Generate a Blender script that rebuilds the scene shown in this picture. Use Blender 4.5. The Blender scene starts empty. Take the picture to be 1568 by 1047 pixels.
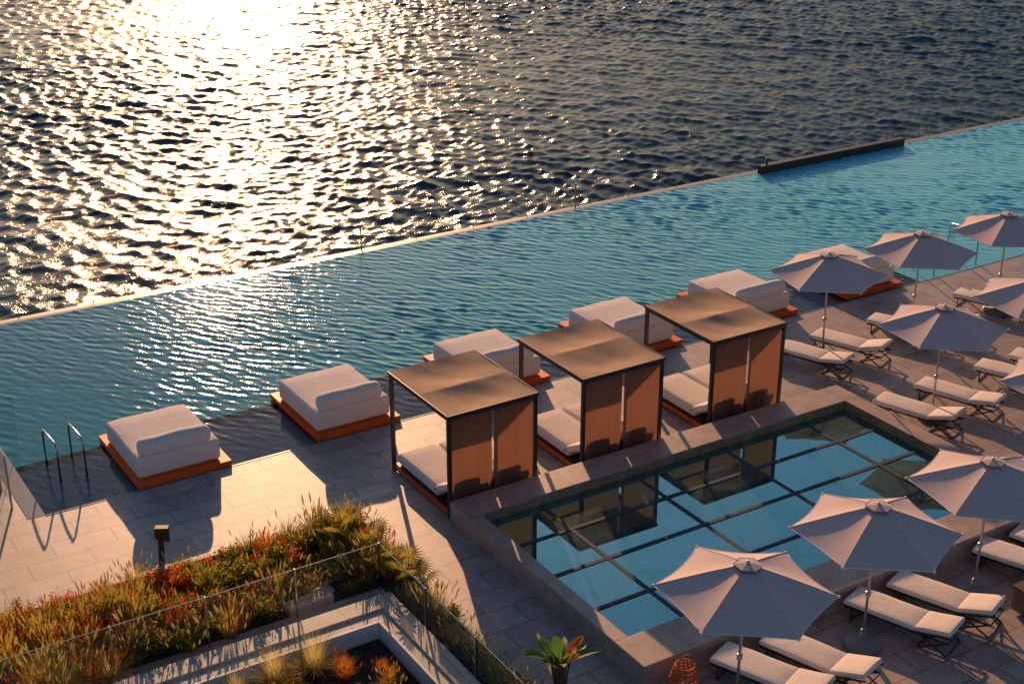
import bpy, math, random, numpy as np
from mathutils import Vector, Matrix
R=math.radians
random.seed(7); rng=np.random.default_rng(3)
sc=bpy.context.scene
# ---------------------------------------------------------------- helpers
def mat(name,col,rough=.6,var=0,vscale=4,bump=0,bscale=20,bdist=.01,spec=.5,metal=0,trans=0,tcol=None,sheen=0):
    m=bpy.data.materials.new(name);m.use_nodes=True;n=m.node_tree;b=n.nodes['Principled BSDF']
    b.inputs['Base Color'].default_value=(*col,1);b.inputs['Roughness'].default_value=rough
    b.inputs['Specular IOR Level'].default_value=spec;b.inputs['Metallic'].default_value=metal
    tc=n.nodes.new('ShaderNodeTexCoord')
    if var:
        no=n.nodes.new('ShaderNodeTexNoise');no.inputs['Scale'].default_value=vscale;no.inputs['Detail'].default_value=6
        n.links.new(tc.outputs['Object'],no.inputs['Vector'])
        oi=n.nodes.new('ShaderNodeObjectInfo')
        ad=n.nodes.new('ShaderNodeMath');ad.operation='MULTIPLY_ADD';ad.inputs[1].default_value=.35;ad.inputs[2].default_value=-.17
        n.links.new(oi.outputs['Random'],ad.inputs[0])
        ad2=n.nodes.new('ShaderNodeMath');ad2.operation='ADD'
        n.links.new(no.outputs[0],ad2.inputs[0]);n.links.new(ad.outputs[0],ad2.inputs[1])
        cr=n.nodes.new('ShaderNodeValToRGB')
        cr.color_ramp.elements[0].position=.3;cr.color_ramp.elements[1].position=.7
        cr.color_ramp.elements[0].color=(*[c*(1-var) for c in col],1);cr.color_ramp.elements[1].color=(*[min(1,c*(1+var)) for c in col],1)
        n.links.new(ad2.outputs[0],cr.inputs[0]);n.links.new(cr.outputs[0],b.inputs['Base Color'])
    if bump:
        no=n.nodes.new('ShaderNodeTexNoise');no.inputs['Scale'].default_value=bscale;no.inputs['Detail'].default_value=5
        n.links.new(tc.outputs['Object'],no.inputs['Vector'])
        bu=n.nodes.new('ShaderNodeBump');bu.inputs['Strength'].default_value=bump;bu.inputs['Distance'].default_value=bdist
        n.links.new(no.outputs[0],bu.inputs['Height']);n.links.new(bu.outputs[0],b.inputs['Normal'])
    if trans:
        t=n.nodes.new('ShaderNodeBsdfTranslucent');t.inputs[0].default_value=(*(tcol or col),1)
        mx=n.nodes.new('ShaderNodeMixShader');mx.inputs[0].default_value=trans
        n.links.new(b.outputs[0],mx.inputs[1]);n.links.new(t.outputs[0],mx.inputs[2])
        n.links.new(mx.outputs[0],n.nodes['Material Output'].inputs[0])
    return m
class MB:
    def __init__(s): s.v=[];s.f=[];s.m=[];s.s=[]
    def add(s,vs,fs,mi=0,sm=False,M=None):
        o=len(s.v)
        s.v+= [tuple(M@Vector(p)) for p in vs] if M is not None else [tuple(p) for p in vs]
        for f in fs: s.f.append(tuple(i+o for i in f));s.m.append(mi);s.s.append(sm)
    def box(s,x0,x1,y0,y1,z0,z1,mi=0,M=None):
        vs=[(x,y,z) for z in(z0,z1) for y in(y0,y1) for x in(x0,x1)]
        s.add(vs,[(0,2,3,1),(4,5,7,6),(0,1,5,4),(2,6,7,3),(0,4,6,2),(1,3,7,5)],mi,False,M)
    def rbox(s,c,sz,r,mi=0,M=None,puff=0,n=5,wr=0):
        h=[a/2 for a in sz];d={};vs=[];fs=[]
        def par(H):
            a=[-H,-H+r*.25,-H+r*.6,-H+r];return a+[-H+r+(2*H-2*r)*i/n for i in range(1,n)]+[-q for q in a[::-1]]
        P=[par(q) for q in h]
        ph=rng.random()*6
        def vid(p):
            inn=[max(-(h[i]-r),min(h[i]-r,p[i])) for i in range(3)]
            dd=Vector([p[i]-inn[i] for i in range(3)])
            q=Vector(inn)+ (dd.normalized()*r if dd.length>1e-9 else dd)
            if puff:
                u=max(0,1-(q.x/h[0])**2);w=max(0,1-(q.y/h[1])**2)
                q.z+=puff*(u*w)**.5*(1 if q.z>0 else -.1)
            if wr: q.z+=wr*math.sin(q.x*7+ph)*math.sin(q.y*5+2*ph)*(1 if q.z>0 else 0)
            k=(round(q.x,5),round(q.y,5),round(q.z,5))
            if k not in d: d[k]=len(vs);vs.append((q.x+c[0],q.y+c[1],q.z+c[2]))
            return d[k]
        for ax in range(3):
            a,b=[i for i in range(3) if i!=ax]
            for sg in(-1,1):
                for i in range(len(P[a])-1):
                    for j in range(len(P[b])-1):
                        q=[]
                        for (u,w) in((i,j),(i+1,j),(i+1,j+1),(i,j+1)):
                            p=[0,0,0];p[ax]=sg*h[ax];p[a]=P[a][u];p[b]=P[b][w];q.append(vid(p))
                        if (sg>0)!=(ax!=1): q=q[::-1]
                        if len(set(q))==4: fs.append(tuple(q))
        s.add(vs,fs,mi,True,M)
    def tube(s,pts,r,mi=0,n=8,M=None,cap=True):
        pts=[Vector(p) for p in pts];vs=[];fs=[]
        rr=r if isinstance(r,(list,tuple)) else [r]*len(pts)
        for i,p in enumerate(pts):
            t=(pts[min(i+1,len(pts)-1)]-pts[max(i-1,0)]).normalized()
            a=t.cross(Vector((0,0,1)));a=a.normalized() if a.length>.05 else Vector((1,0,0));b=t.cross(a).normalized()
            for k in range(n):
                an=2*math.pi*k/n;vs.append(p+(a*math.cos(an)+b*math.sin(an))*rr[i])
        for i in range(len(pts)-1):
            for k in range(n): fs.append((i*n+k,i*n+(k+1)%n,(i+1)*n+(k+1)%n,(i+1)*n+k))
        if cap: fs+= [tuple(range(n))[::-1],tuple((len(pts)-1)*n+k for k in range(n))]
        s.add(vs,fs,mi,True,M)
    def lathe(s,prof,mi=0,n=24,M=None,sm=True):
        vs=[];fs=[]
        for r,z in prof:
            for k in range(n): a=2*math.pi*k/n;vs.append((r*math.cos(a),r*math.sin(a),z))
        for i in range(len(prof)-1):
            for k in range(n): fs.append((i*n+k,i*n+(k+1)%n,(i+1)*n+(k+1)%n,(i+1)*n+k))
        fs.append(tuple((len(prof)-1)*n+k for k in range(n)))
        s.add(vs,fs,mi,sm,M)
    def pane(s,xa,ya,xb,yb,z0,z1,mi):
        s.add([(xa,ya,z0),(xb,yb,z0),(xb,yb,z1),(xa,ya,z1)],[(0,1,2,3)],mi)
    def mesh(s,name,mats):
        me=bpy.data.meshes.new(name);me.from_pydata(s.v,[],s.f)
        for m in mats: me.materials.append(m)
        me.polygons.foreach_set('material_index',s.m);me.polygons.foreach_set('use_smooth',s.s);me.update()
        return me
def put(name,me,loc=(0,0,0),rz=0,sc_=1,bevel=0):
    o=bpy.data.objects.new(name,me);sc.collection.objects.link(o);o.location=loc;o.rotation_euler=(0,0,rz)
    o.scale=(sc_,)*3 if not isinstance(sc_,tuple) else sc_
    if bevel:
        b=o.modifiers.new('bevel','BEVEL');b.width=bevel;b.segments=2;b.limit_method='ANGLE'
    return o
# ---------------------------------------------------------------- camera, light
H=15.0
cd=bpy.data.cameras.new('camera');cam=bpy.data.objects.new('camera',cd);sc.collection.objects.link(cam)
cam.location=(0,0,H);cam.rotation_euler=(R(66.63),0,R(-31.95));cd.lens=51.43;cd.clip_end=8000;sc.camera=cam
EL=R(14.5);SA=R(68.6)
w=bpy.data.worlds.new('World');sc.world=w;w.use_nodes=True
nt=w.node_tree;sky=nt.nodes.new('ShaderNodeTexSky');sky.sky_type='NISHITA';sky.sun_disc=False
sky.sun_elevation=EL;sky.sun_rotation=R(21.4);sky.dust_density=1.6;sky.air_density=1.15;sky.ozone_density=4.5
nt.links.new(sky.outputs[0],nt.nodes['Background'].inputs[0]);nt.nodes['Background'].inputs[1].default_value=.080
sd=bpy.data.lights.new('sun','SUN');so=bpy.data.objects.new('sun',sd);sc.collection.objects.link(so)
v=Vector((math.cos(EL)*math.cos(SA),math.cos(EL)*math.sin(SA),math.sin(EL)))
so.rotation_euler=(-v).to_track_quat('-Z','Y').to_euler();sd.energy=5;sd.angle=R(.5);sd.color=(1,.55,.28)
sc.view_settings.view_transform='Standard'
# ---------------------------------------------------------------- wave sheets
def sheet(name,xs,ys,z0,waves,core,mats,mfun=None,amp=None):
    X,Y=np.meshgrid(xs,ys);X=X.astype(np.float32);Y=Y.astype(np.float32);Z=np.zeros_like(X);DX=np.zeros_like(X);DY=np.zeros_like(X)
    for lam,th,ak,ph in waves:
        k=2*math.pi/lam;a=ak/k;q=X*np.float32(k*math.cos(th))+Y*np.float32(k*math.sin(th))+np.float32(ph)
        sn=np.sin(q);cs=np.cos(q)
        Z+=np.float32(a)*sn;DX+=np.float32(a*math.cos(th))*cs;DY+=np.float32(a*math.sin(th))*cs
    A=core(X,Y).astype(np.float32)
    V=np.stack([X+DX*A*np.float32(.95),Y+DY*A*np.float32(.95),Z*A+np.float32(z0)],-1).reshape(-1,3)
    ny,nx=X.shape;idx=np.arange(nx*ny).reshape(ny,nx)
    Q=np.stack([idx[:-1,:-1],idx[:-1,1:],idx[1:,1:],idx[1:,:-1]],-1).reshape(-1,4)
    me=bpy.data.meshes.new(name);me.vertices.add(len(V));me.vertices.foreach_set('co',V.ravel())
    me.loops.add(Q.size);me.loops.foreach_set('vertex_index',Q.ravel().astype(np.int32))
    me.polygons.add(len(Q));me.polygons.foreach_set('loop_start',np.arange(0,Q.size,4,dtype=np.int32))
    for m in mats: me.materials.append(m)
    me.polygons.foreach_set('use_smooth',np.ones(len(Q),bool))
    if mfun is not None:
        cy=(Y[:-1,:-1]+Y[1:,1:])/2;cx=(X[:-1,:-1]+X[1:,1:])/2
        me.polygons.foreach_set('material_index',mfun(cx,cy).astype(np.int32).ravel())
    me.update();me.validate()
    o=bpy.data.objects.new(name,me);sc.collection.objects.link(o);return o
def spec(n,l0,l1,th,spread,rms):
    return [(l0*(l1/l0)**rng.random(),th+rng.normal()*spread,rms*math.sqrt(2/n),rng.random()*6.283) for _ in range(n)]
def watermat(name,c1,c2,rough,bscale,bstr,bdist,gx=None,shelf=False,tint=(.9,.75,.62),ior=1.333):
    m=bpy.data.materials.new(name);m.use_nodes=True;n=m.node_tree;n.nodes.remove(n.nodes['Principled BSDF'])
    df=n.nodes.new('ShaderNodeBsdfDiffuse')
    tc=n.nodes.new('ShaderNodeTexCoord')
    mp=n.nodes.new('ShaderNodeMapping');mp.inputs['Rotation'].default_value=(0,0,R(-30));mp.inputs['Scale'].default_value=(1.6,.8,1)
    n.links.new(tc.outputs['Object'],mp.inputs[0])
    no=n.nodes.new('ShaderNodeTexNoise');no.inputs['Scale'].default_value=bscale;no.inputs['Detail'].default_value=3
    n.links.new(mp.outputs[0],no.inputs['Vector'])
    bu=n.nodes.new('ShaderNodeBump');bu.inputs['Strength'].default_value=bstr;bu.inputs['Distance'].default_value=bdist
    n.links.new(no.outputs[0],bu.inputs['Height'])
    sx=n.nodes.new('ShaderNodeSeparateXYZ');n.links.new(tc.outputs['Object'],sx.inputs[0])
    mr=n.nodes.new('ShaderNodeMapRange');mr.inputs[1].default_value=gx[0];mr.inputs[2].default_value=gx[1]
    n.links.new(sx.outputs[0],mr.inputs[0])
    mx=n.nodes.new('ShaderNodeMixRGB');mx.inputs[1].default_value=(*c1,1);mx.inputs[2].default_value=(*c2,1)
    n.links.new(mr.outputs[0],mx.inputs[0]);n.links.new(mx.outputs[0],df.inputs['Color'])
    fr=n.nodes.new('ShaderNodeFresnel');fr.inputs[0].default_value=ior;n.links.new(bu.outputs[0],fr.inputs['Normal'])
    body=df
    if shelf:
        body=n.nodes.new('ShaderNodeBsdfTransparent');body.inputs[0].default_value=(.74,.88,.92,1)
    gl=n.nodes.new('ShaderNodeBsdfGlossy');gl.inputs['Color'].default_value=(*tint,1);gl.inputs['Roughness'].default_value=rough;n.links.new(bu.outputs[0],gl.inputs['Normal'])
    ms=n.nodes.new('ShaderNodeMixShader');n.links.new(fr.outputs[0],ms.inputs[0]);n.links.new(body.outputs[0],ms.inputs[1]);n.links.new(gl.outputs[0],ms.inputs[2])
    n.links.new(ms.outputs[0],n.nodes['Material Output'].inputs[0])
    return m
M_sea=watermat('sea_water',(.020,.065,.095),(.026,.082,.120),.13,8,.6,.035,gx=(0,90),tint=(.66,.575,.50),ior=1.32)
def axis(a,b,st,far,m):
    core=np.arange(a,b+st,st);g=np.geomspace(1,far,m)
    return np.concatenate([(core[0]-g)[::-1],core,core[-1]+g])
def fade(X,Y):
    f=np.clip((X+2)/3,0,1)*np.clip((106-X)/4,0,1)*np.clip((Y-38.)/2,0,1)*np.clip((127-Y)/4,0,1)
    return f*(1+.18*np.sin(X*.11+Y*.07)+.14*np.sin(X*.05-Y*.16+1.3))
sheet('sea',axis(-2,106,.105,4000,12),axis(38.2,127,.105,4000,12),-6,spec(90,.36,1.5,R(20),.72,.17)+spec(25,1.5,4.2,R(30),.6,.065),fade,[M_sea])
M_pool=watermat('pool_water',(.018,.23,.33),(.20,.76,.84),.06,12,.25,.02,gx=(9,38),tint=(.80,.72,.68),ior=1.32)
M_shelfw=watermat('shelf_water',(0,0,0),(0,0,0),.05,9,.2,.02,gx=(0,1),shelf=True)
px=np.arange(5.65,62,.038);py=np.arange(26.95,37.66,.038)
def pamp(X,Y):
    f=.28+.72*np.clip((X-8)/9,0,1)
    f=f*(.85+.25*np.sin(X*.31+Y*.5)+.15*np.sin(X*.9-Y*.7+1))
    return f*np.clip((Y-26.95)/2.5,.25,1)
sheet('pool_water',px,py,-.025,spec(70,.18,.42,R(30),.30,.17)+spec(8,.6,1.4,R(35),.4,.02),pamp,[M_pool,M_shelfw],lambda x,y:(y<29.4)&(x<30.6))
# ---------------------------------------------------------------- stone materials
def tilemat(name,c1,c2,mort,bw,bh,ms,rough=.55,offset=.5,rot=0):
    m=bpy.data.materials.new(name);m.use_nodes=True;n=m.node_tree;b=n.nodes['Principled BSDF']
    tc=n.nodes.new('ShaderNodeTexCoord')
    mp=n.nodes.new('ShaderNodeMapping');mp.inputs['Rotation'].default_value=(0,0,rot);n.links.new(tc.outputs['Object'],mp.inputs[0])
    br=n.nodes.new('ShaderNodeTexBrick');br.offset=offset;br.inputs['Scale'].default_value=1
    br.inputs['Brick Width'].default_value=bw;br.inputs['Row Height'].default_value=bh;br.inputs['Mortar Size'].default_value=ms
    br.inputs['Color1'].default_value=(*c1,1);br.inputs['Color2'].default_value=(*c2,1);br.inputs['Mortar'].default_value=(*mort,1)
    n.links.new(mp.outputs[0],br.inputs[0])
    no=n.nodes.new('ShaderNodeTexNoise');no.inputs['Scale'].default_value=2.2;no.inputs['Detail'].default_value=9;no.inputs['Roughness'].default_value=.7
    n.links.new(tc.outputs['Object'],no.inputs[0])
    cr=n.nodes.new('ShaderNodeValToRGB');cr.color_ramp.elements[0].position=.32;cr.color_ramp.elements[1].position=.70
    cr.color_ramp.elements[0].color=(.64,.64,.66,1);cr.color_ramp.elements[1].color=(1.14,1.10,1.06,1)
    n.links.new(no.outputs[0],cr.inputs[0])
    mx=n.nodes.new('ShaderNodeMixRGB');mx.blend_type='MULTIPLY';mx.inputs[0].default_value=1
    n.links.new(br.outputs[0],mx.inputs[1]);n.links.new(cr.outputs[0],mx.inputs[2]);n.links.new(mx.outputs[0],b.inputs['Base Color'])
    b.inputs['Roughness'].default_value=rough
    n2=n.nodes.new('ShaderNodeTexNoise');n2.inputs['Scale'].default_value=30;n2.inputs['Detail'].default_value=5;n.links.new(tc.outputs['Object'],n2.inputs[0])
    bu=n.nodes.new('ShaderNodeBump');bu.inputs['Strength'].default_value=.3;bu.inputs['Distance'].default_value=.01
    n.links.new(n2.outputs[0],bu.inputs['Height'])
    bu2=n.nodes.new('ShaderNodeBump');bu2.invert=True;bu2.inputs['Strength'].default_value=.6;bu2.inputs['Distance'].default_value=.006
    n.links.new(br.outputs['Fac'],bu2.inputs['Height']);n.links.new(bu.outputs[0],bu2.inputs['Normal']);n.links.new(bu2.outputs[0],b.inputs['Normal'])
    return m
M_deck=tilemat('deck_stone',(.43,.335,.29),(.54,.43,.375),(.17,.13,.11),1.2,.6,.010,rough=.5)
M_wall=tilemat('wall_stone',(.50,.37,.30),(.55,.41,.335),(.25,.2,.17),1.5,5,.008,offset=0,rough=.5)
M_kerb=tilemat('kerb_stone',(.54,.43,.35),(.60,.48,.39),(.25,.22,.2),.9,7,.008,offset=0)
M_ledge=tilemat('ledge_stone',(.48,.35,.21),(.42,.30,.18),(.2,.16,.12),1.8,9,.02,rough=.45,offset=0)
M_shelf=tilemat('shelf_tile',(.44,.50,.57),(.48,.54,.60),(.2,.24,.28),.6,.6,.012)
M_mosaic=mat('pool_tile',(.08,.35,.42),.3,var=.2,vscale=8)
M_dark=mat('dark_metal',(.025,.022,.022),.4)
M_steel=mat('steel',(.45,.45,.46),.22,metal=1)
M_line=mat('drain_metal',(.55,.55,.55),.4)
M_coping=mat('wet_coping',(.16,.155,.16),.25,var=.2)
b=MB();b.box(-60,120,-40,26.95,-7,0);put('stone_deck',b.mesh('stone_deck',[M_deck]))
b=MB();b.box(-60,5.3,26.95,37.8,-7,-.004);put('side_terrace',b.mesh('side_terrace',[M_deck]))
b=MB()
b.box(5.3,62,37.66,37.8,-7,-.035,1);b.box(5.3,5.65,26.95,37.66,-7,.004,0);b.box(5.65,62,26.951,37.66,-2.5,-1.4,2)
b.box(5.65,30.6,26.952,29.4,-1.399,-.15,3);b.box(62,62.4,26.95,37.8,-7,.01,0)
b.box(5.65,62,26.90,26.955,-.1,.006,0)
put('infinity_pool_basin',b.mesh('basin',[M_coping,M_coping,M_mosaic,M_shelf]))
b=MB();b.box(-10,80,37.8,38.4,-7,-.20,0)
put('sea_side_ledge',b.mesh('ledge',[M_ledge]))
b=MB()
x=4.
while x<62:
    b.tube([(x,38.36,-.2),(x,38.36,.22)],.012,0,6);x+=2.05
b.tube([(2,38.36,.21),(62,38.36,.21)],.006,0,5)
for x in(18.4,26.3): b.tube([(x,38.2,-.2),(x,38.2,.62)],.025,0,8);b.box(x-.04,x+.04,38.16,38.24,.62,.67)
M_brass=mat('weathered_brass',(.45,.32,.18),.45)
put('cable_railing',b.mesh('rail',[M_brass]))
b=MB();b.box(33.7,40.7,37.45,37.655,-.12,.24,0);b.box(33.7,40.7,37.43,37.68,.24,.27,0);b.tube([(34.0,37.55,.1),(34.0,37.55,.5)],.04,0)
for i in range(1,7): b.box(33.7+i-.01,33.7+i+.01,37.444,37.45,-.1,.24,0)
put('overflow_weir',b.mesh('weir',[mat('brown_steel',(.05,.032,.025),.5)]))
def glassmat(name,tint):
    m=bpy.data.materials.new(name);m.use_nodes=True;n=m.node_tree;n.nodes.remove(n.nodes['Principled BSDF'])
    lw=n.nodes.new('ShaderNodeLayerWeight');lw.inputs[0].default_value=.5
    pw=n.nodes.new('ShaderNodeMath');pw.operation='POWER';pw.inputs[1].default_value=4.5;n.links.new(lw.outputs['Facing'],pw.inputs[0])
    ma=n.nodes.new('ShaderNodeMath');ma.operation='MULTIPLY_ADD';ma.inputs[1].default_value=.7;ma.inputs[2].default_value=.06;n.links.new(pw.outputs[0],ma.inputs[0])
    tr=n.nodes.new('ShaderNodeBsdfTransparent');tr.inputs[0].default_value=(*tint,1)
    gl=n.nodes.new('ShaderNodeBsdfGlossy');gl.inputs['Roughness'].default_value=.01
    ms=n.nodes.new('ShaderNodeMixShader');n.links.new(ma.outputs[0],ms.inputs[0]);n.links.new(tr.outputs[0],ms.inputs[1]);n.links.new(gl.outputs[0],ms.inputs[2])
    n.links.new(ms.outputs[0],n.nodes['Material Output'].inputs[0]);return m
M_glass=glassmat('clear_glass',(.90,.95,.93))
M_gedge=mat('glass_edge',(.35,.5,.45),.2)
b=MB();b.box(5.0,5.3,30.4,37.8,0,.3,0)
for ya,yb in((30.5,33.4),(33.45,36.5)): b.pane(5.15,ya,5.15,yb,.3,1.25,1);b.box(5.143,5.157,ya,yb,1.25,1.262,3);b.box(5.143,5.157,ya-.01,ya,.3,1.262,3)
b.pane(5.15,27.6,5.15,30.2,0,1.2,1);b.box(5.143,5.157,27.6,30.2,1.2,1.215,3)
b.pane(6.0,30.35,5.15,30.35,.02,1.2,1);b.box(5.15,6.0,30.344,30.356,1.2,1.212,3);b.box(5.99,6.0,30.344,30.356,0,1.2,3)
for y in (27.6,28.47,29.33,30.2): b.box(5.13,5.17,y-.02,y+.02,0,1.2,2)
put('glass_side_screen',b.mesh('screen',[M_coping,M_glass,M_steel,M_gedge]))
# ---------------------------------------------------------------- skylight
b=MB();X0,X1,Y0,Y1=12.5,22.95,15.9,22.4;x0,x1,y0,y1=12.79,22.5,16.75,21.65;Z=.45
b.box(X0,X1,y1,Y1,0,Z,0);b.box(X0,X1,Y0,y0,0,Z,0);b.box(X0,x0,y0,y1,0,Z,0);b.box(x1,X1,y0,y1,0,Z,0)
b.box(x0,x1,y1-.04,y1-.001,.2,Z-.03,1);b.box(x1-.04,x1-.001,y0,y1-.04,.2,Z-.03,1)
put('skylight_kerb_wall',b.mesh('kerbwall',[M_wall,mat('teak_trim',(.34,.19,.11),.5,var=.3)]),bevel=.012)
m=bpy.data.materials.new('tinted_glass');m.use_nodes=True;n=m.node_tree;p=n.nodes['Principled BSDF']
p.inputs['Base Color'].default_value=(.003,.02,.024,1);p.inputs['Roughness'].default_value=.3;p.inputs['Specular IOR Level'].default_value=.1
gl=n.nodes.new('ShaderNodeBsdfGlossy');gl.inputs[0].default_value=(.42,.95,.97,1);gl.inputs['Roughness'].default_value=.01
fr=n.nodes.new('ShaderNodeFresnel');fr.inputs[0].default_value=5.5
ms=n.nodes.new('ShaderNodeMixShader');n.links.new(fr.outputs[0],ms.inputs[0]);n.links.new(p.outputs[0],ms.inputs[1]);n.links.new(gl.outputs[0],ms.inputs[2])
no=n.nodes.new('ShaderNodeTexNoise');no.inputs['Scale'].default_value=.9;tc=n.nodes.new('ShaderNodeTexCoord');n.links.new(tc.outputs['Object'],no.inputs[0])
bu=n.nodes.new('ShaderNodeBump');bu.inputs['Strength'].default_value=.05;bu.inputs['Distance'].default_value=.02;n.links.new(no.outputs[0],bu.inputs['Height']);n.links.new(bu.outputs[0],gl.inputs['Normal'])
n3=n.nodes.new('ShaderNodeTexNoise');n3.inputs['Scale'].default_value=1.6;n3.inputs['Detail'].default_value=9;n3.inputs['Roughness'].default_value=.65;n.links.new(tc.outputs['Object'],n3.inputs[0])
c3=n.nodes.new('ShaderNodeValToRGB');c3.color_ramp.elements[0].position=.45;c3.color_ramp.elements[1].position=.78;c3.color_ramp.elements[0].color=(0,0,0,1);c3.color_ramp.elements[1].color=(.28,.28,.28,1)
n.links.new(n3.outputs[0],c3.inputs[0])
dd=n.nodes.new('ShaderNodeBsdfDiffuse');dd.inputs[0].default_value=(.22,.42,.44,1)
m2=n.nodes.new('ShaderNodeMixShader');n.links.new(c3.outputs[0],m2.inputs[0]);n.links.new(ms.outputs[0],m2.inputs[1]);n.links.new(dd.outputs[0],m2.inputs[2])
n.links.new(m2.outputs[0],n.nodes['Material Output'].inputs[0])
b=MB()
bx=[x0,14.15,16.5,18.85,21.2,x1];by=[y0,17.95,19.25,20.5,y1-.04]
for i in range(5):
    for j in range(4):
        T=Matrix.Translation(((bx[i]+bx[i+1])/2,(by[j]+by[j+1])/2,.25))@Matrix.Rotation(random.uniform(-.004,.004),4,'X')@Matrix.Rotation(random.uniform(-.004,.004),4,'Y')
        hx=(bx[i+1]-bx[i])/2-.03;hy=(by[j+1]-by[j])/2-.03
        b.box(-hx,hx,-hy,hy,-.02,0,0,T)
for q in bx[1:-1]: b.box(q-.045,q+.045,y0,y1-.04,.15,.262,1)
for q in by[1:-1]: b.box(x0,x1-.04,q-.045,q+.045,.15,.266,1)
b.box(x0,x1,y0,y1,.1,.149,1)
put('glass_skylight',b.mesh('skylight',[m,mat('grey_frame',(.09,.105,.12),.7,spec=.1)]))
# ---------------------------------------------------------------- daybeds
M_cush=mat('cream_fabric',(.92,.80,.71),.9,bump=.3,bscale=5,bdist=.03,spec=.1)
M_piping=mat('piping',(.5,.45,.42),.9)
M_orange=mat('orange_wood',(.88,.12,.010),.5,var=.2,vscale=3,spec=.3)
def daybed():
    b=MB()
    b.box(0,2.08,0,2.66,.0,.12,1);b.box(.12,1.96,.12,2.54,-.15,.0,2)
    b.rbox((1.0,1.25,.36),(1.84,2.15,.46),.07,0,puff=.025,wr=.010)
    b.rbox((.96,.32,.76),(1.6,.36,.38),.15,0,puff=.02,wr=.014)
    b.tube([(.1,.185,.36),(1.9,.185,.36)],.008,3,5);b.tube([(.09,.2,.36),(.09,2.3,.36)],.008,3,5)
    return b.mesh('daybed',[M_cush,M_orange,M_dark,M_piping])
for i,x in enumerate((7.6,11.72,15.85,19.95,23.9,27.8)): put('pool_daybed',daybed(),(x,26.97+.01*i,0),R(random.uniform(-.8,.8)) if i else 0)
# ---------------------------------------------------------------- cabanas
M_canv=mat('cabana_canvas',(.54,.34,.21),.85,var=.10,vscale=2,bump=.3,bscale=3,bdist=.03,trans=.08,spec=.2)
M_screen=mat('cabana_screen',(.17,.10,.075),.42,var=.25,vscale=2,trans=.42,tcol=(.24,.105,.058),spec=.6)
M_brown=mat('bronze_frame',(.04,.028,.024),.4)
def cabana(seed):
    r=random.Random(seed);b=MB();W,D,T=2.1,2.5,2.3;p=.075
    for x in(0,W-p):
        for y in(0,D-p): b.box(x,x+p,y,y+p,0,T-.11,1)
    b.box(0,W,0,p,T-.11,T-.02,1);b.box(0,W,D-p,D,T-.11,T-.02,1);b.box(0,p,p,D-p,T-.11,T-.02,1);b.box(W-p,W,p,D-p,T-.11,T-.02,1)
    n=60;vs=[];fs=[];ph=[r.uniform(0,6) for _ in range(6)];ty=r.uniform(.47,.55)
    for j in range(n+1):
        for i in range(n+1):
            u=i/n;v_=j/n;x=-.02+u*(W+.04);y=-.02+v_*(D+.04)
            seg=(v_/ty) if v_<ty else (v_-ty)/(1-ty)
            e=(math.sin(math.pi*u)**.7)
            sag=-.09*math.sin(math.pi*min(1,seg))*e
            d=v_*1.0+.45*(u-.5)+.05*math.sin(u*5+ph[3])
            wr=.014*abs(math.sin(d*8+ph[0]+.6*math.sin(u*4+ph[1])))**1.6*e*math.sin(math.pi*v_)+.003*math.sin(u*19+v_*12+ph[2])*e
            vs.append((x,y,T+.006+sag+wr))
    for j in range(n):
        for i in range(n): a=j*(n+1)+i;fs.append((a,a+1,a+n+2,a+n+1))
    b.add(vs,fs,0,True)
    b.box(-.022,W+.022,-.024,-.004,T-.05,T+.01,1);b.box(-.024,-.004,-.022,D+.022,T-.05,T+.01,1);b.box(W+.004,W+.024,-.022,D+.022,T-.05,T+.01,1)
    b.box(p,W-p,D*ty-.02,D*ty+.02,T-.08,T-.04,1)
    for a,c in((p+.005,W/2-.025),(W/2+.025,W-p-.005)):
        vs=[];fs=[];m_=24;k0=r.uniform(0,6)
        for j in range(9):
            for i in range(m_+1):
                u=i/m_;vs.append((a+(c-a)*u,.03+.012*math.sin(u*9+k0)*(1-j/9)+.004*math.sin(u*31+k0),.2+(T-.12-.2)*j/8))
        for j in range(8):
            for i in range(m_): q=j*(m_+1)+i;fs.append((q,q+1,q+m_+2,q+m_+1))
        b.add(vs,fs,2,True);b.tube([(a,.03,.2),(c,.03,.2)],.013,1,6)
    b.box(p,W-p,.02,.05,.05,.14,1);b.box(p,W-p,D-.05,D-.02,.05,.14,1)
    b.box(.02,.05,p,D-p,.05,.14,4);b.box(W-.05,W-.02,p,D-p,.05,.14,1)
    b.box(.051,W-.051,.051,D-.051,.13,.16,1)
    for s_ in (0,1):
        xc=.56+s_*.98
        b.rbox((xc,1.52,.29),(.94,1.75,.24),.07,3,puff=.015,wr=.006)
        M=Matrix.Translation((xc,.62,.34))@Matrix.Rotation(R(-28),4,'X')
        b.rbox((0,-.12,.03),(.94,.72,.16),.06,3,M,puff=.015)
        b.rbox((xc,.36,.68),(.6,.2,.32),.09,3,Matrix.Identity(4),puff=.01)
    return b.mesh('cabana',[M_canv,M_brown,M_screen,M_cush,M_orange])
for i,(x,y) in enumerate(((12.53,22.47),(15.77,22.5),(19.3,22.6))): put('cabana',cabana(i+3),(x,y,0))
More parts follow.
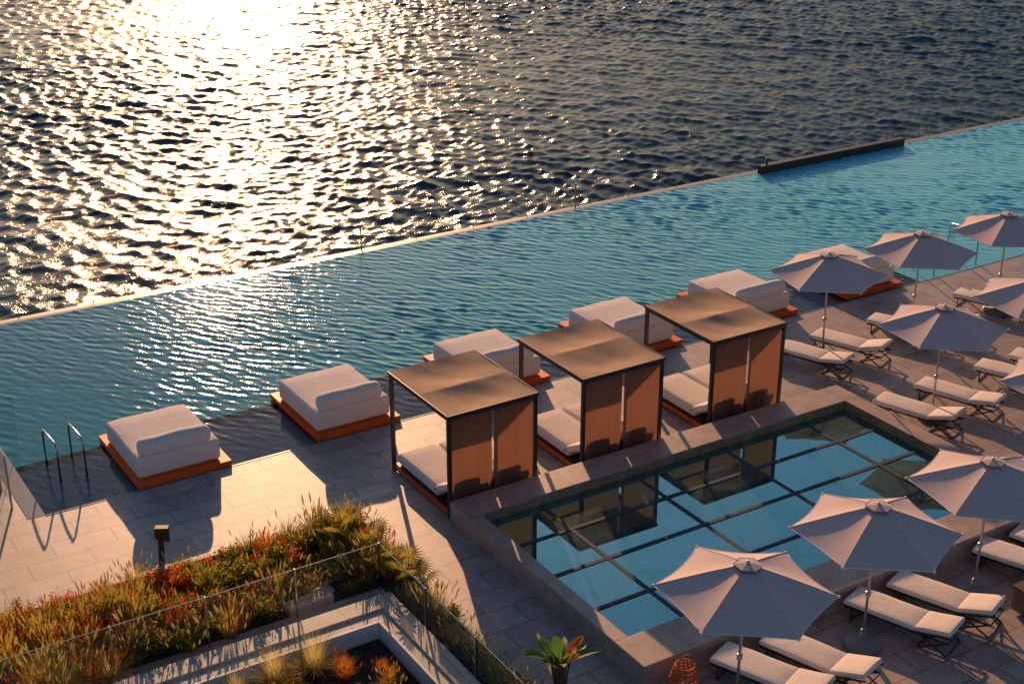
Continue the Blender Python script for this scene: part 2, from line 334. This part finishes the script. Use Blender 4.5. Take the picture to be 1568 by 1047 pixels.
# ---------------------------------------------------------------- umbrellas
M_umb=mat('umbrella_fabric',(.74,.575,.525),.85,bump=.15,bscale=4,bdist=.02,trans=.05,spec=.2)
M_trim=mat('umbrella_trim',(.85,.82,.78),.8)
M_pole=mat('umbrella_pole',(.55,.52,.5),.35,metal=.6)
M_conc=mat('base_grey',(.22,.22,.23),.5,var=.15)
def umbrella(seed):
    r=random.Random(seed);b=MB();Rr=1.45;Za=2.76;Zr=2.27;N=6
    rib=[(math.cos(R(82+60*k)),math.sin(R(82+60*k))) for k in range(N)]
    S=10;T=8
    def P(k,s,t):
        a=Vector(rib[k%N]);c=Vector(rib[(k+1)%N]);d=a.lerp(c,t)
        arc=4*t*(1-t)
        rad=Rr*s;z=Za-(Za-Zr)*(s**1.1)-.03*arc*s*s
        f=1-.05*arc*s
        return (d.x*rad*f,d.y*rad*f,z-.035*arc*math.sin(s*3.14))
    for k in range(N):
        vs=[P(k,i/S,j/T) for i in range(S+1) for j in range(T+1)]
        fs=[(i*(T+1)+j,(i+1)*(T+1)+j,(i+1)*(T+1)+j+1,i*(T+1)+j+1) for i in range(S) for j in range(T)]
        b.add(vs,fs,0,True)
        b.tube([P(k,1,j/T) for j in range(T+1)],.010,1,5)
        b.tube([Vector(P(k,s,0))+Vector((0,0,.003)) for s in(0.1,.4,.7,1)],.005,0,5)
        pr=[Vector(P(k,s,0))-Vector((0,0,.025)) for s in(0.03,.35,.7,1)]
        b.tube(pr,.012,2,5)
        b.tube([pr[1]*.5+pr[2]*.5,(0,0,2.05)],.009,2,5)
        e=Vector(P(k,1,0));b.rbox((e.x,e.y,e.z),(.05,.05,.04),.015,1,n=1)
    c=[P(k,.13,0) for k in range(N)];vs=[(0,0,Za+.03)]+[(x*1.2,y*1.2,z+.04) for x,y,z in c]
    b.add(vs,[(0,1+k,1+(k+1)%N) for k in range(N)],0)
    b.tube([vs[1+k%N] for k in range(N+1)],.008,3,5)
    for k in range(N): b.add([vs[1+k],vs[1+(k+1)%N],P(k+1,.15,0),P(k,.15,0)],[(0,1,2,3)],3)
    b.lathe([(.03,Za+.02),(.03,Za+.05),(.015,Za+.065),(.0,Za+.07)],2,10)
    b.tube([(0,0,.05),(0,0,Za)],.024,2,12)
    b.lathe([(.05,1.98),(.06,2.0),(.06,2.08),(.04,2.1)],2,12);b.lathe([(.05,1.0),(.05,1.08)],2,10)
    b.lathe([(.34,0),(.35,.02),(.34,.07),(.3,.09),(.08,.10),(.06,.13),(.05,.32)],3,28)
    return b.mesh('patio_umbrella',[M_umb,M_trim,M_pole,M_conc])
um=[umbrella(1),umbrella(2)]
for i,(x,y) in enumerate(((13.45,14.68),(16.5,14.9),(19.4,15.0),(24.5,24.5),(27.55,24.45),(30.64,24.3),(24.25,20.6),(27.4,20.7),(24.2,17.05),(22.6,15.1))):
    o=put('patio_umbrella',um[i%2],(x,y,0),R(random.uniform(-5,5)));o.rotation_euler[0]=R(random.uniform(-1.2,1.2));o.rotation_euler[1]=R(random.uniform(-1.2,1.2))
# ---------------------------------------------------------------- loungers
def lounger(up):
    b=MB();W=.66
    for y in(-W/2+.02,W/2-.02):
        b.tube([(0,y,.26),(1.35,y,.26),(1.95,y,.26)],.02,1,6)
        b.tube([(1.35,y,.27),(1.98,y,.27+.62*math.sin(up))],.016,1,6)
        b.tube([(.15,y,.26),(.15,y,0)],.018,1,6);b.tube([(.15,y,.02),(.3,y,.25)],.012,1,6)
        b.tube([(1.45,y,.26),(1.95,y,.0)],.016,1,6);b.tube([(1.92,y,.26),(1.42,y,.0)],.016,1,6)
        b.tube([(1.7,y*.9,.27+.35*math.sin(up)),(1.6,y*.9,.26)],.012,1,6)
    for x in(0,.45,.9,1.35,1.95): b.tube([(x,-W/2+.02,.26),(x,W/2-.02,.26)],.014,1,6)
    for x in(.15,1.95,1.42): b.tube([(x,-W/2+.02,.015),(x,W/2-.02,.015)],.012,1,6)
    b.rbox((.66,0,.33),(1.36,W,.085),.035,0,puff=.012,n=5,wr=.005)
    M=Matrix.Translation((1.33,0,.33))@Matrix.Rotation(-up,4,'Y')
    b.rbox((.33,0,.005),(.67,W,.085),.035,0,M,puff=.012,n=4,wr=.005)
    return b.mesh('sun_lounger',[M_cush,M_dark])
lm=[lounger(R(11)),lounger(R(17))]
LP=[(17.1,15.8),(18.15,15.8),(13.95,15.72),(15.0,15.65),(20.4,15.8),(21.45,15.8),(24.95,21.65),(23.5,21.55),(26.95,21.65),(28.2,21.65),
 (23.6,25.2),(24.9,25.2),(26.85,25.2),(28.1,25.2),(30.2,25.3),(31.5,25.3)]
for i,(x,y) in enumerate(LP): put('sun_lounger',lm[i%2],(x,y,0),R(-69+random.uniform(-3,3)))
b=MB();b.box(-.3,.3,-.3,.3,.05,.5,0);b.box(-.33,.33,-.33,.33,.5,.54,0)
for i in range(6): b.box(-.303,-.3,-.28+i*.1,-.2+i*.1,.07,.48,1);b.box(-.28+i*.1,-.2+i*.1,-.303,-.3,.07,.48,1)
put('side_table',b.mesh('side_table',[mat('dark_teak',(.12,.07,.045),.5,var=.3),mat('teak_slat',(.2,.12,.08),.5,var=.3)]),(19.85,13.95,0),bevel=.01)
b=MB()
def lr(z): return .17*(1-.25*(z/.5))+.05*math.sin(z/.5*math.pi)
for k in range(18):
    a=2*math.pi*k/18;b.tube([(lr(z)*math.cos(a+z*.8),lr(z)*math.sin(a+z*.8),z) for z in[i*.05 for i in range(11)]],.011,0,5)
for z in(0,.06,.12,.18,.25,.32,.38,.44,.5): b.tube([(lr(z)*math.cos(2*math.pi*k/20),lr(z)*math.sin(2*math.pi*k/20),z) for k in range(21)],.01,0,5)
b.tube([(lr(.5)*math.cos(t)*1.,0,.5+.16*math.sin(t)) for t in[math.pi*i/8 for i in range(9)]],.009,0,5)
b.lathe([(.06,.02),(.06,.2),(.055,.22)],1,14)
put('wicker_lantern',b.mesh('lantern',[mat('orange_wicker',(.6,.15,.03),.6),mat('candle',(.8,.7,.5),.5)]),(12.95,15.4,0),0,1.25)
# ---------------------------------------------------------------- pool handrails
def ladder(name,xx,y0_,y1_,z0,zt):
    b=MB()
    for x in xx:
        pts=[(x,y0_,z0)]+[(x,y0_,zt-.12)]+[(x,y0_+.12-.12*math.cos(t),zt-.12+.12*math.sin(t)) for t in(.5,1.1,1.57)]
        pts+=[(x,y0_+(y1_-y0_)*.5,zt-.02),(x,y1_-.06,zt-.08),(x,y1_,zt-.2),(x,y1_,z0-.3)]
        b.tube(pts,.022,0,10);b.lathe([(.05,0),(.05,.02)],0,14,Matrix.Translation((x,y0_,z0)))
    put(name,b.mesh(name,[M_steel]))
ladder('pool_handrail',(6.36,6.92),28.35,29.45,-.15,.78)
ladder('pool_handrail',(31.35,33.1),27.2,28.3,-.3,1.0)
b=MB();b.box(-.05,.05,-.05,.05,0,.86,0,Matrix.Rotation(R(3),4,'Y'));b.box(-.06,.20,-.07,.07,.80,.90,0);b.box(-.07,.04,-.07,.07,.66,.80,0);b.box(.10,.20,-.05,.05,.60,.80,0);b.box(-.12,.12,-.1,.1,-.0,.02,1)
put('bollard_light',b.mesh('bollard',[mat('dark_wood',(.06,.04,.03),.55,var=.3,vscale=10),M_dark]),(6.98,23.78,0),R(-30),bevel=.006)
b=MB();b.box(10.2,12.45,24.12,24.24,0,.005,0)
for i in range(28): b.box(10.22+i*.08,10.26+i*.08,24.165,24.205,.005,.0065,1)
put('drain_channel',b.mesh('drain',[M_line,M_dark]))
b=MB();b.box(9.95,10.5,23.78,24.1,0,.006,0);b.box(9.99,10.46,23.82,24.06,.006,.009,1)
put('access_hatch',b.mesh('hatch',[M_line,M_deck]))
# ---------------------------------------------------------------- planter
M_soil=mat('soil',(.035,.024,.018),.95,var=.5,vscale=12,bump=1,bscale=12,bdist=.05)
b=MB()
b.box(-6,10.9,23.5,23.66,.0,.12,0);b.box(10.84,10.96,14,23.5,0,.10,0)
put('planter_edging',b.mesh('edging',[M_kerb]),bevel=.008)
b=MB()
def soilgrid(x0,x1,y0,y1,z,amp,step=.15):
    nx=max(2,int((x1-x0)/step));ny=max(2,int((y1-y0)/step));vs=[];fs=[]
    for j in range(ny+1):
        for i in range(nx+1):
            e=min(i,nx-i,j,ny-j);vs.append((x0+(x1-x0)*i/nx,y0+(y1-y0)*j/ny,z+(amp*rng.random()+.0 if e else 0)))
    for j in range(ny):
        for i in range(nx): a=j*(nx+1)+i;fs.append((a,a+1,a+nx+2,a+nx+1))
    b.add(vs,fs,0,True)
soilgrid(-6,10.84,20.85,23.5,.03,.12);soilgrid(10.15,10.84,14,20.85,.03,.1);soilgrid(-6,9.4,12,19.5,.03,.1)
put('planting_soil',b.mesh('soil',[M_soil]))
b=MB()
b.box(-6,10.06,19.9,20.3,0,.34,0);b.box(-6,9.7,19.55,19.9,0,.30,0);b.box(-6,9.42,19.5,19.55,0,.36,1);b.box(9.7,10.06,12,19.9,0,.34,0);b.box(9.47,9.7,12,19.55,0,.30,0);b.box(9.42,9.47,12,19.55,0,.36,1)
b.box(-6,10.15,20.3,20.84,0,.10,0)
put('planter_kerb_wall',b.mesh('pkerb',[M_kerb,mat('white_trim',(.75,.74,.72),.5)]),bevel=.008)
b=MB()
for i in range(9):
    xa=10.08-1.66*(i+1);xb=10.08-1.66*i
    b.pane(xa+.02,20.75,xb-.02,20.75,.14,1.1,0);b.box(xa+.02,xb-.02,20.744,20.756,1.1,1.11,2);b.box(xb-.014,xb+.014,20.725,20.77,.1,1.12,1)
for i in range(5):
    ya=20.7-1.7*(i+1);yb=20.7-1.7*i
    b.pane(10.09,ya+.02,10.09,yb-.02,.14,1.1,0);b.box(10.084,10.096,ya+.02,yb-.02,1.1,1.11,2)
    if i: b.box(10.07,10.11,yb-.014,yb+.014,.1,1.12,1)
put('glass_balustrade',b.mesh('balustrade',[M_glass,M_steel,M_gedge]))
b=MB();b.rbox((0,0,.12),(.9,.3,.24),.02,0);b.rbox((.42,.22,.1),(.35,.3,.16),.02,0)
b.tube([(.2+.15*math.cos(t),0,.24+.13*math.sin(t)) for t in[math.pi*i/10 for i in range(11)]],.025,1,6)
put('garden_uplight_block',b.mesh('uplight',[M_kerb,mat('pale_metal',(.3,.3,.3),.4)]),(8.75,21.0,0),R(4))
# ---------------------------------------------------------------- plants
def leafm(name,c,tr=.55): return mat(name,c,.6,var=.45,vscale=6,trans=tr,tcol=tuple(min(1,q*f) for q,f in zip(c,(3.0,2.4,1.8))),spec=.3)
G1=leafm('leaf_green',(.065,.10,.020));G2=leafm('leaf_olive',(.17,.15,.026));G3=leafm('grass_gold',(.42,.26,.06));G4=leafm('grass_rust',(.42,.13,.02));G5=leafm('leaf_red',(.26,.075,.022));G6=leafm('plume',(.52,.38,.20));STEM=leafm('stem',(.10,.07,.035),.1)
def blade(b,p,az,h,lean,w,mi,seg=4):
    d=Vector((math.cos(az),math.sin(az),0));sd=Vector((-d.y,d.x,0));vs=[]
    for i in range(seg+1):
        t=i/seg;q=Vector(p)+d*(lean*t**1.7)+Vector((0,0,h*(t-.35*t*t*min(1,lean/h))))
        ww=w*(1-t**1.5)*.5+.0008;vs+=[q-sd*ww,q+sd*ww]
    b.add(vs,[(2*i,2*i+1,2*i+3,2*i+2) for i in range(seg)],mi)
    return vs[-1]
def grass(seed,h,n,spr,mats,w=.008,plume=0,lean=.6):
    r=random.Random(seed);b=MB()
    for i in range(n):
        az=r.uniform(0,6.283);rad=r.random()**.5*spr
        hh=h*r.uniform(.55,1.1);e=blade(b,(rad*math.cos(az),rad*math.sin(az),0),az+r.uniform(-.5,.5),hh,hh*lean*r.uniform(.1,1.1),w*r.uniform(.7,1.3),0 if r.random()<.65 else 1)
        if i<plume:
            top=Vector(e);dr=Vector((math.cos(az)*.4,math.sin(az)*.4,1)).normalized()
            b.tube([top-dr*.02,top+dr*.03,top+dr*.08,top+dr*.13],[.003,.013,.011,.002],2,5)
    return b.mesh('grass',mats)
def shrub(seed,rx,h,n,ls,mats,stems=9):
    r=random.Random(seed);b=MB();cl=[]
    for k in range(stems):
        az=r.uniform(0,6.28);rad=rx*r.uniform(.2,1);top=Vector((rad*math.cos(az),rad*math.sin(az),h*r.uniform(.5,1.05)))
        mid=top*.5+Vector((0,0,.06));b.tube([(0,0,0),mid,top],[.008,.005,.002],2,5)
        cl+=[(top,r.uniform(.5,1)*rx*.42),(mid*.4+top*.6,rx*.35),(mid,rx*.3)]
    for i in range(n):
        c,s_=r.choice(cl);p=c+Vector((r.gauss(0,1),r.gauss(0,1),r.gauss(0,.8)))*s_*.55
        if p.z<.01: p.z=.02
        a=Vector((r.gauss(0,1),r.gauss(0,1),r.gauss(.3,.7))).normalized();c2=a.cross(Vector((r.gauss(0,1),r.gauss(0,1),r.gauss(0,1)))).normalized()
        l=ls*r.uniform(.6,1.3);ww=l*.28
        b.add([p,p+a*l*.5+c2*ww,p+a*l,p+a*l*.5-c2*ww],[(0,1,2,3)],0 if r.random()<.7 else 1)
    return b.mesh('shrub',mats)
def fanpalm(seed,n=9,h=.5):
    r=random.Random(seed);b=MB()
    for k in range(n):
        az=k*2.4+r.uniform(-.3,.3);el=r.uniform(.5,1.3);d=Vector((math.cos(az)*math.cos(el),math.sin(az)*math.cos(el),math.sin(el)))
        c=d*h*r.uniform(.7,1.1);b.tube([(0,0,0),c*.5+Vector((0,0,.03)),c],.006,2,5)
        sd=d.cross(Vector((0,0,1))).normalized();up=sd.cross(d)
        for j in range(17):
            t=(j-8)/8*1.9;dd=(d*math.cos(t)+sd*math.sin(t)).normalized();L=.32*(1-.25*abs(t)/1.9)
            wv=(sd*math.cos(t)-d*math.sin(t))*.014
            tip=c+dd*L+Vector((0,0,-.07));m_=c+dd*L*.5+up*.015
            b.add([c,m_+wv,tip,m_-wv],[(0,1,2,3)],0 if r.random()<.5 else 1)
    return b.mesh('fan_palm',[G2,G1,STEM])
V={}
V['gg']=[('ornamental_grass',grass(i,.48,170,.10,[G1,G2,G6],.012,8)) for i in(1,2)]
V['go']=[('ornamental_grass',grass(i,.54,220,.10,[G3,G2,G6],.006,30,.7)) for i in(3,4)]
V['gr']=[('rust_grass',grass(i,.44,280,.13,[G4,G3,G4],.007,14,.7)) for i in(5,6)]
V['sg']=[('leafy_shrub',shrub(i,.32,.42,1000,.055,[G1,G2,STEM])) for i in(7,8)]
V['so']=[('leafy_shrub',shrub(i,.30,.38,900,.05,[G2,G1,STEM])) for i in(9,10)]
V['sr']=[('red_shrub',shrub(i,.28,.36,800,.045,[G5,G4,STEM])) for i in(11,12)]
V['fp']=[('fan_palm',fanpalm(13)),('fan_palm',fanpalm(14))]
V['ft']=[('fountain_grass',grass(i,.62,520,.08,[G6,G3,G3],.004,0,.95)) for i in(15,16)]
def pl(k,x,y,s=1,z=.05):
    nm,me=random.choice(V[k]);put(nm,me,(x,y,z),random.uniform(0,6.28),s*random.uniform(.7,1.25))
x=2.6
while x<10.8:
    y=21.0
    while y<23.25:
        xx=x+random.uniform(-.17,.17);yy=y+random.uniform(-.17,.17)
        if not(8.2<xx<9.4 and yy<21.3):
            t=random.random()
            if xx<5.8: k='gr' if t<.34 else 'sr' if t<.42 else 'so' if t<.60 else 'sg' if t<.70 else 'go'
            elif xx<7.8: k='sr' if t<.14 else 'sg' if t<.32 else 'so' if t<.52 else 'gr' if t<.68 else 'go' if t<.88 else 'gg'
            else: k='sg' if t<.2 else 'so' if t<.38 else 'gg' if t<.56 else 'go' if t<.80 else 'sr' if t<.86 else 'gr'
            pl(k,min(xx,10.6),min(yy,23.2),1.04+.06*(xx>8.5)+.1*(xx<6)-.2*(yy>22.8))
        y+=.32
    x+=.32
for x,y,s in((10.45,22.0,1.35),(10.4,21.3,1.3),(10.55,20.6,1.15),(10.2,22.7,1)): pl('fp',x,y,s)
for x,y in((9.3,23.1),(9.9,23.1)): pl('gg',x,y,1.3)
y=20.3
while y>14.5: pl(random.choice(['sg','so','gg','gg','go','sg']),10.48+random.uniform(-.12,.12),y,1.0);y-=.3
for x,y,s in((4.6,20.9,1.3),(5.0,20.65,1.2),(4.2,20.65,1.3),(3.8,20.9,1.2)): pl('ft',x,y,s)
for x,y,s in((7.3,19.2,1.),(8.0,19.1,1.1),(6.6,19.1,.8)): pl('ft',x,y,s)
for i in range(60): pl(random.choice(['sr','sg','so','gr','go']),random.uniform(5.5,9.2),random.uniform(16.2,19.2),.75)
b=MB();LG=leafm('broad_leaf',(.07,.17,.03),.35);LO=leafm('flame_bract',(.5,.13,.02),.3)
r=random.Random(5)
for k in range(15):
    az=k*2.4;el=r.uniform(.5,1.3);L=.42;d=Vector((math.cos(az)*math.cos(el),math.sin(az)*math.cos(el),math.sin(el)));sd=d.cross(Vector((0,0,1))).normalized();base=Vector((0,0,.55+.12*r.random()))+d*.12
    b.tube([(0,0,0),base*.7,base,base+d*.1],.012,2,6);vs=[]
    for i in range(9):
        t=i/8;q=base+d*L*t+Vector((0,0,-.16*t*t));w_=.06*math.sin(math.pi*min(1,t*.93+.05))**.7
        vs+=[q-sd*w_+Vector((0,0,.02)),q,q+sd*w_+Vector((0,0,.02))]
    b.add(vs,[f for i in range(8) for f in((3*i,3*i+1,3*i+4,3*i+3),(3*i+1,3*i+2,3*i+5,3*i+4))],0 if k%5 else 1,True)
put('broad_leaf_plant',b.mesh('broadleaf',[LG,LO,STEM]),(10.85,15.95,.05),0,1.5)
# ---------------------------------------------------------------- gull
b=MB();pts=[(-.22,0,.20),(-.14,0,.21),(-.05,0,.215),(.05,0,.225),(.11,0,.25),(.14,0,.29),(.165,0,.31),(.19,0,.305)]
b.tube(pts,[.008,.035,.058,.058,.042,.028,.03,.012],0,12);b.tube([(.19,0,.305),(.225,0,.298)],[.009,.003],1,6)
for s_ in(-1,1):
    b.tube([(.07,.045*s_,.235),(-.05,.06*s_,.23),(-.16,.03*s_,.215),(-.27,.008*s_,.205)],[.02,.032,.022,.004],2,8)
    b.tube([(.01,.02*s_,.17),(.0,.02*s_,.09),(.01,.02*s_,.0)],.006,1,5);b.box(-.005,.05,.02*s_-.015,.02*s_+.015,0,.006,1)
put('seagull',b.mesh('gull',[mat('feather_white',(.75,.74,.72),.8),mat('gull_orange',(.5,.25,.05),.5),mat('feather_grey',(.12,.12,.13),.8)]),(15.9,37.73,-.035),R(-20),1.3)
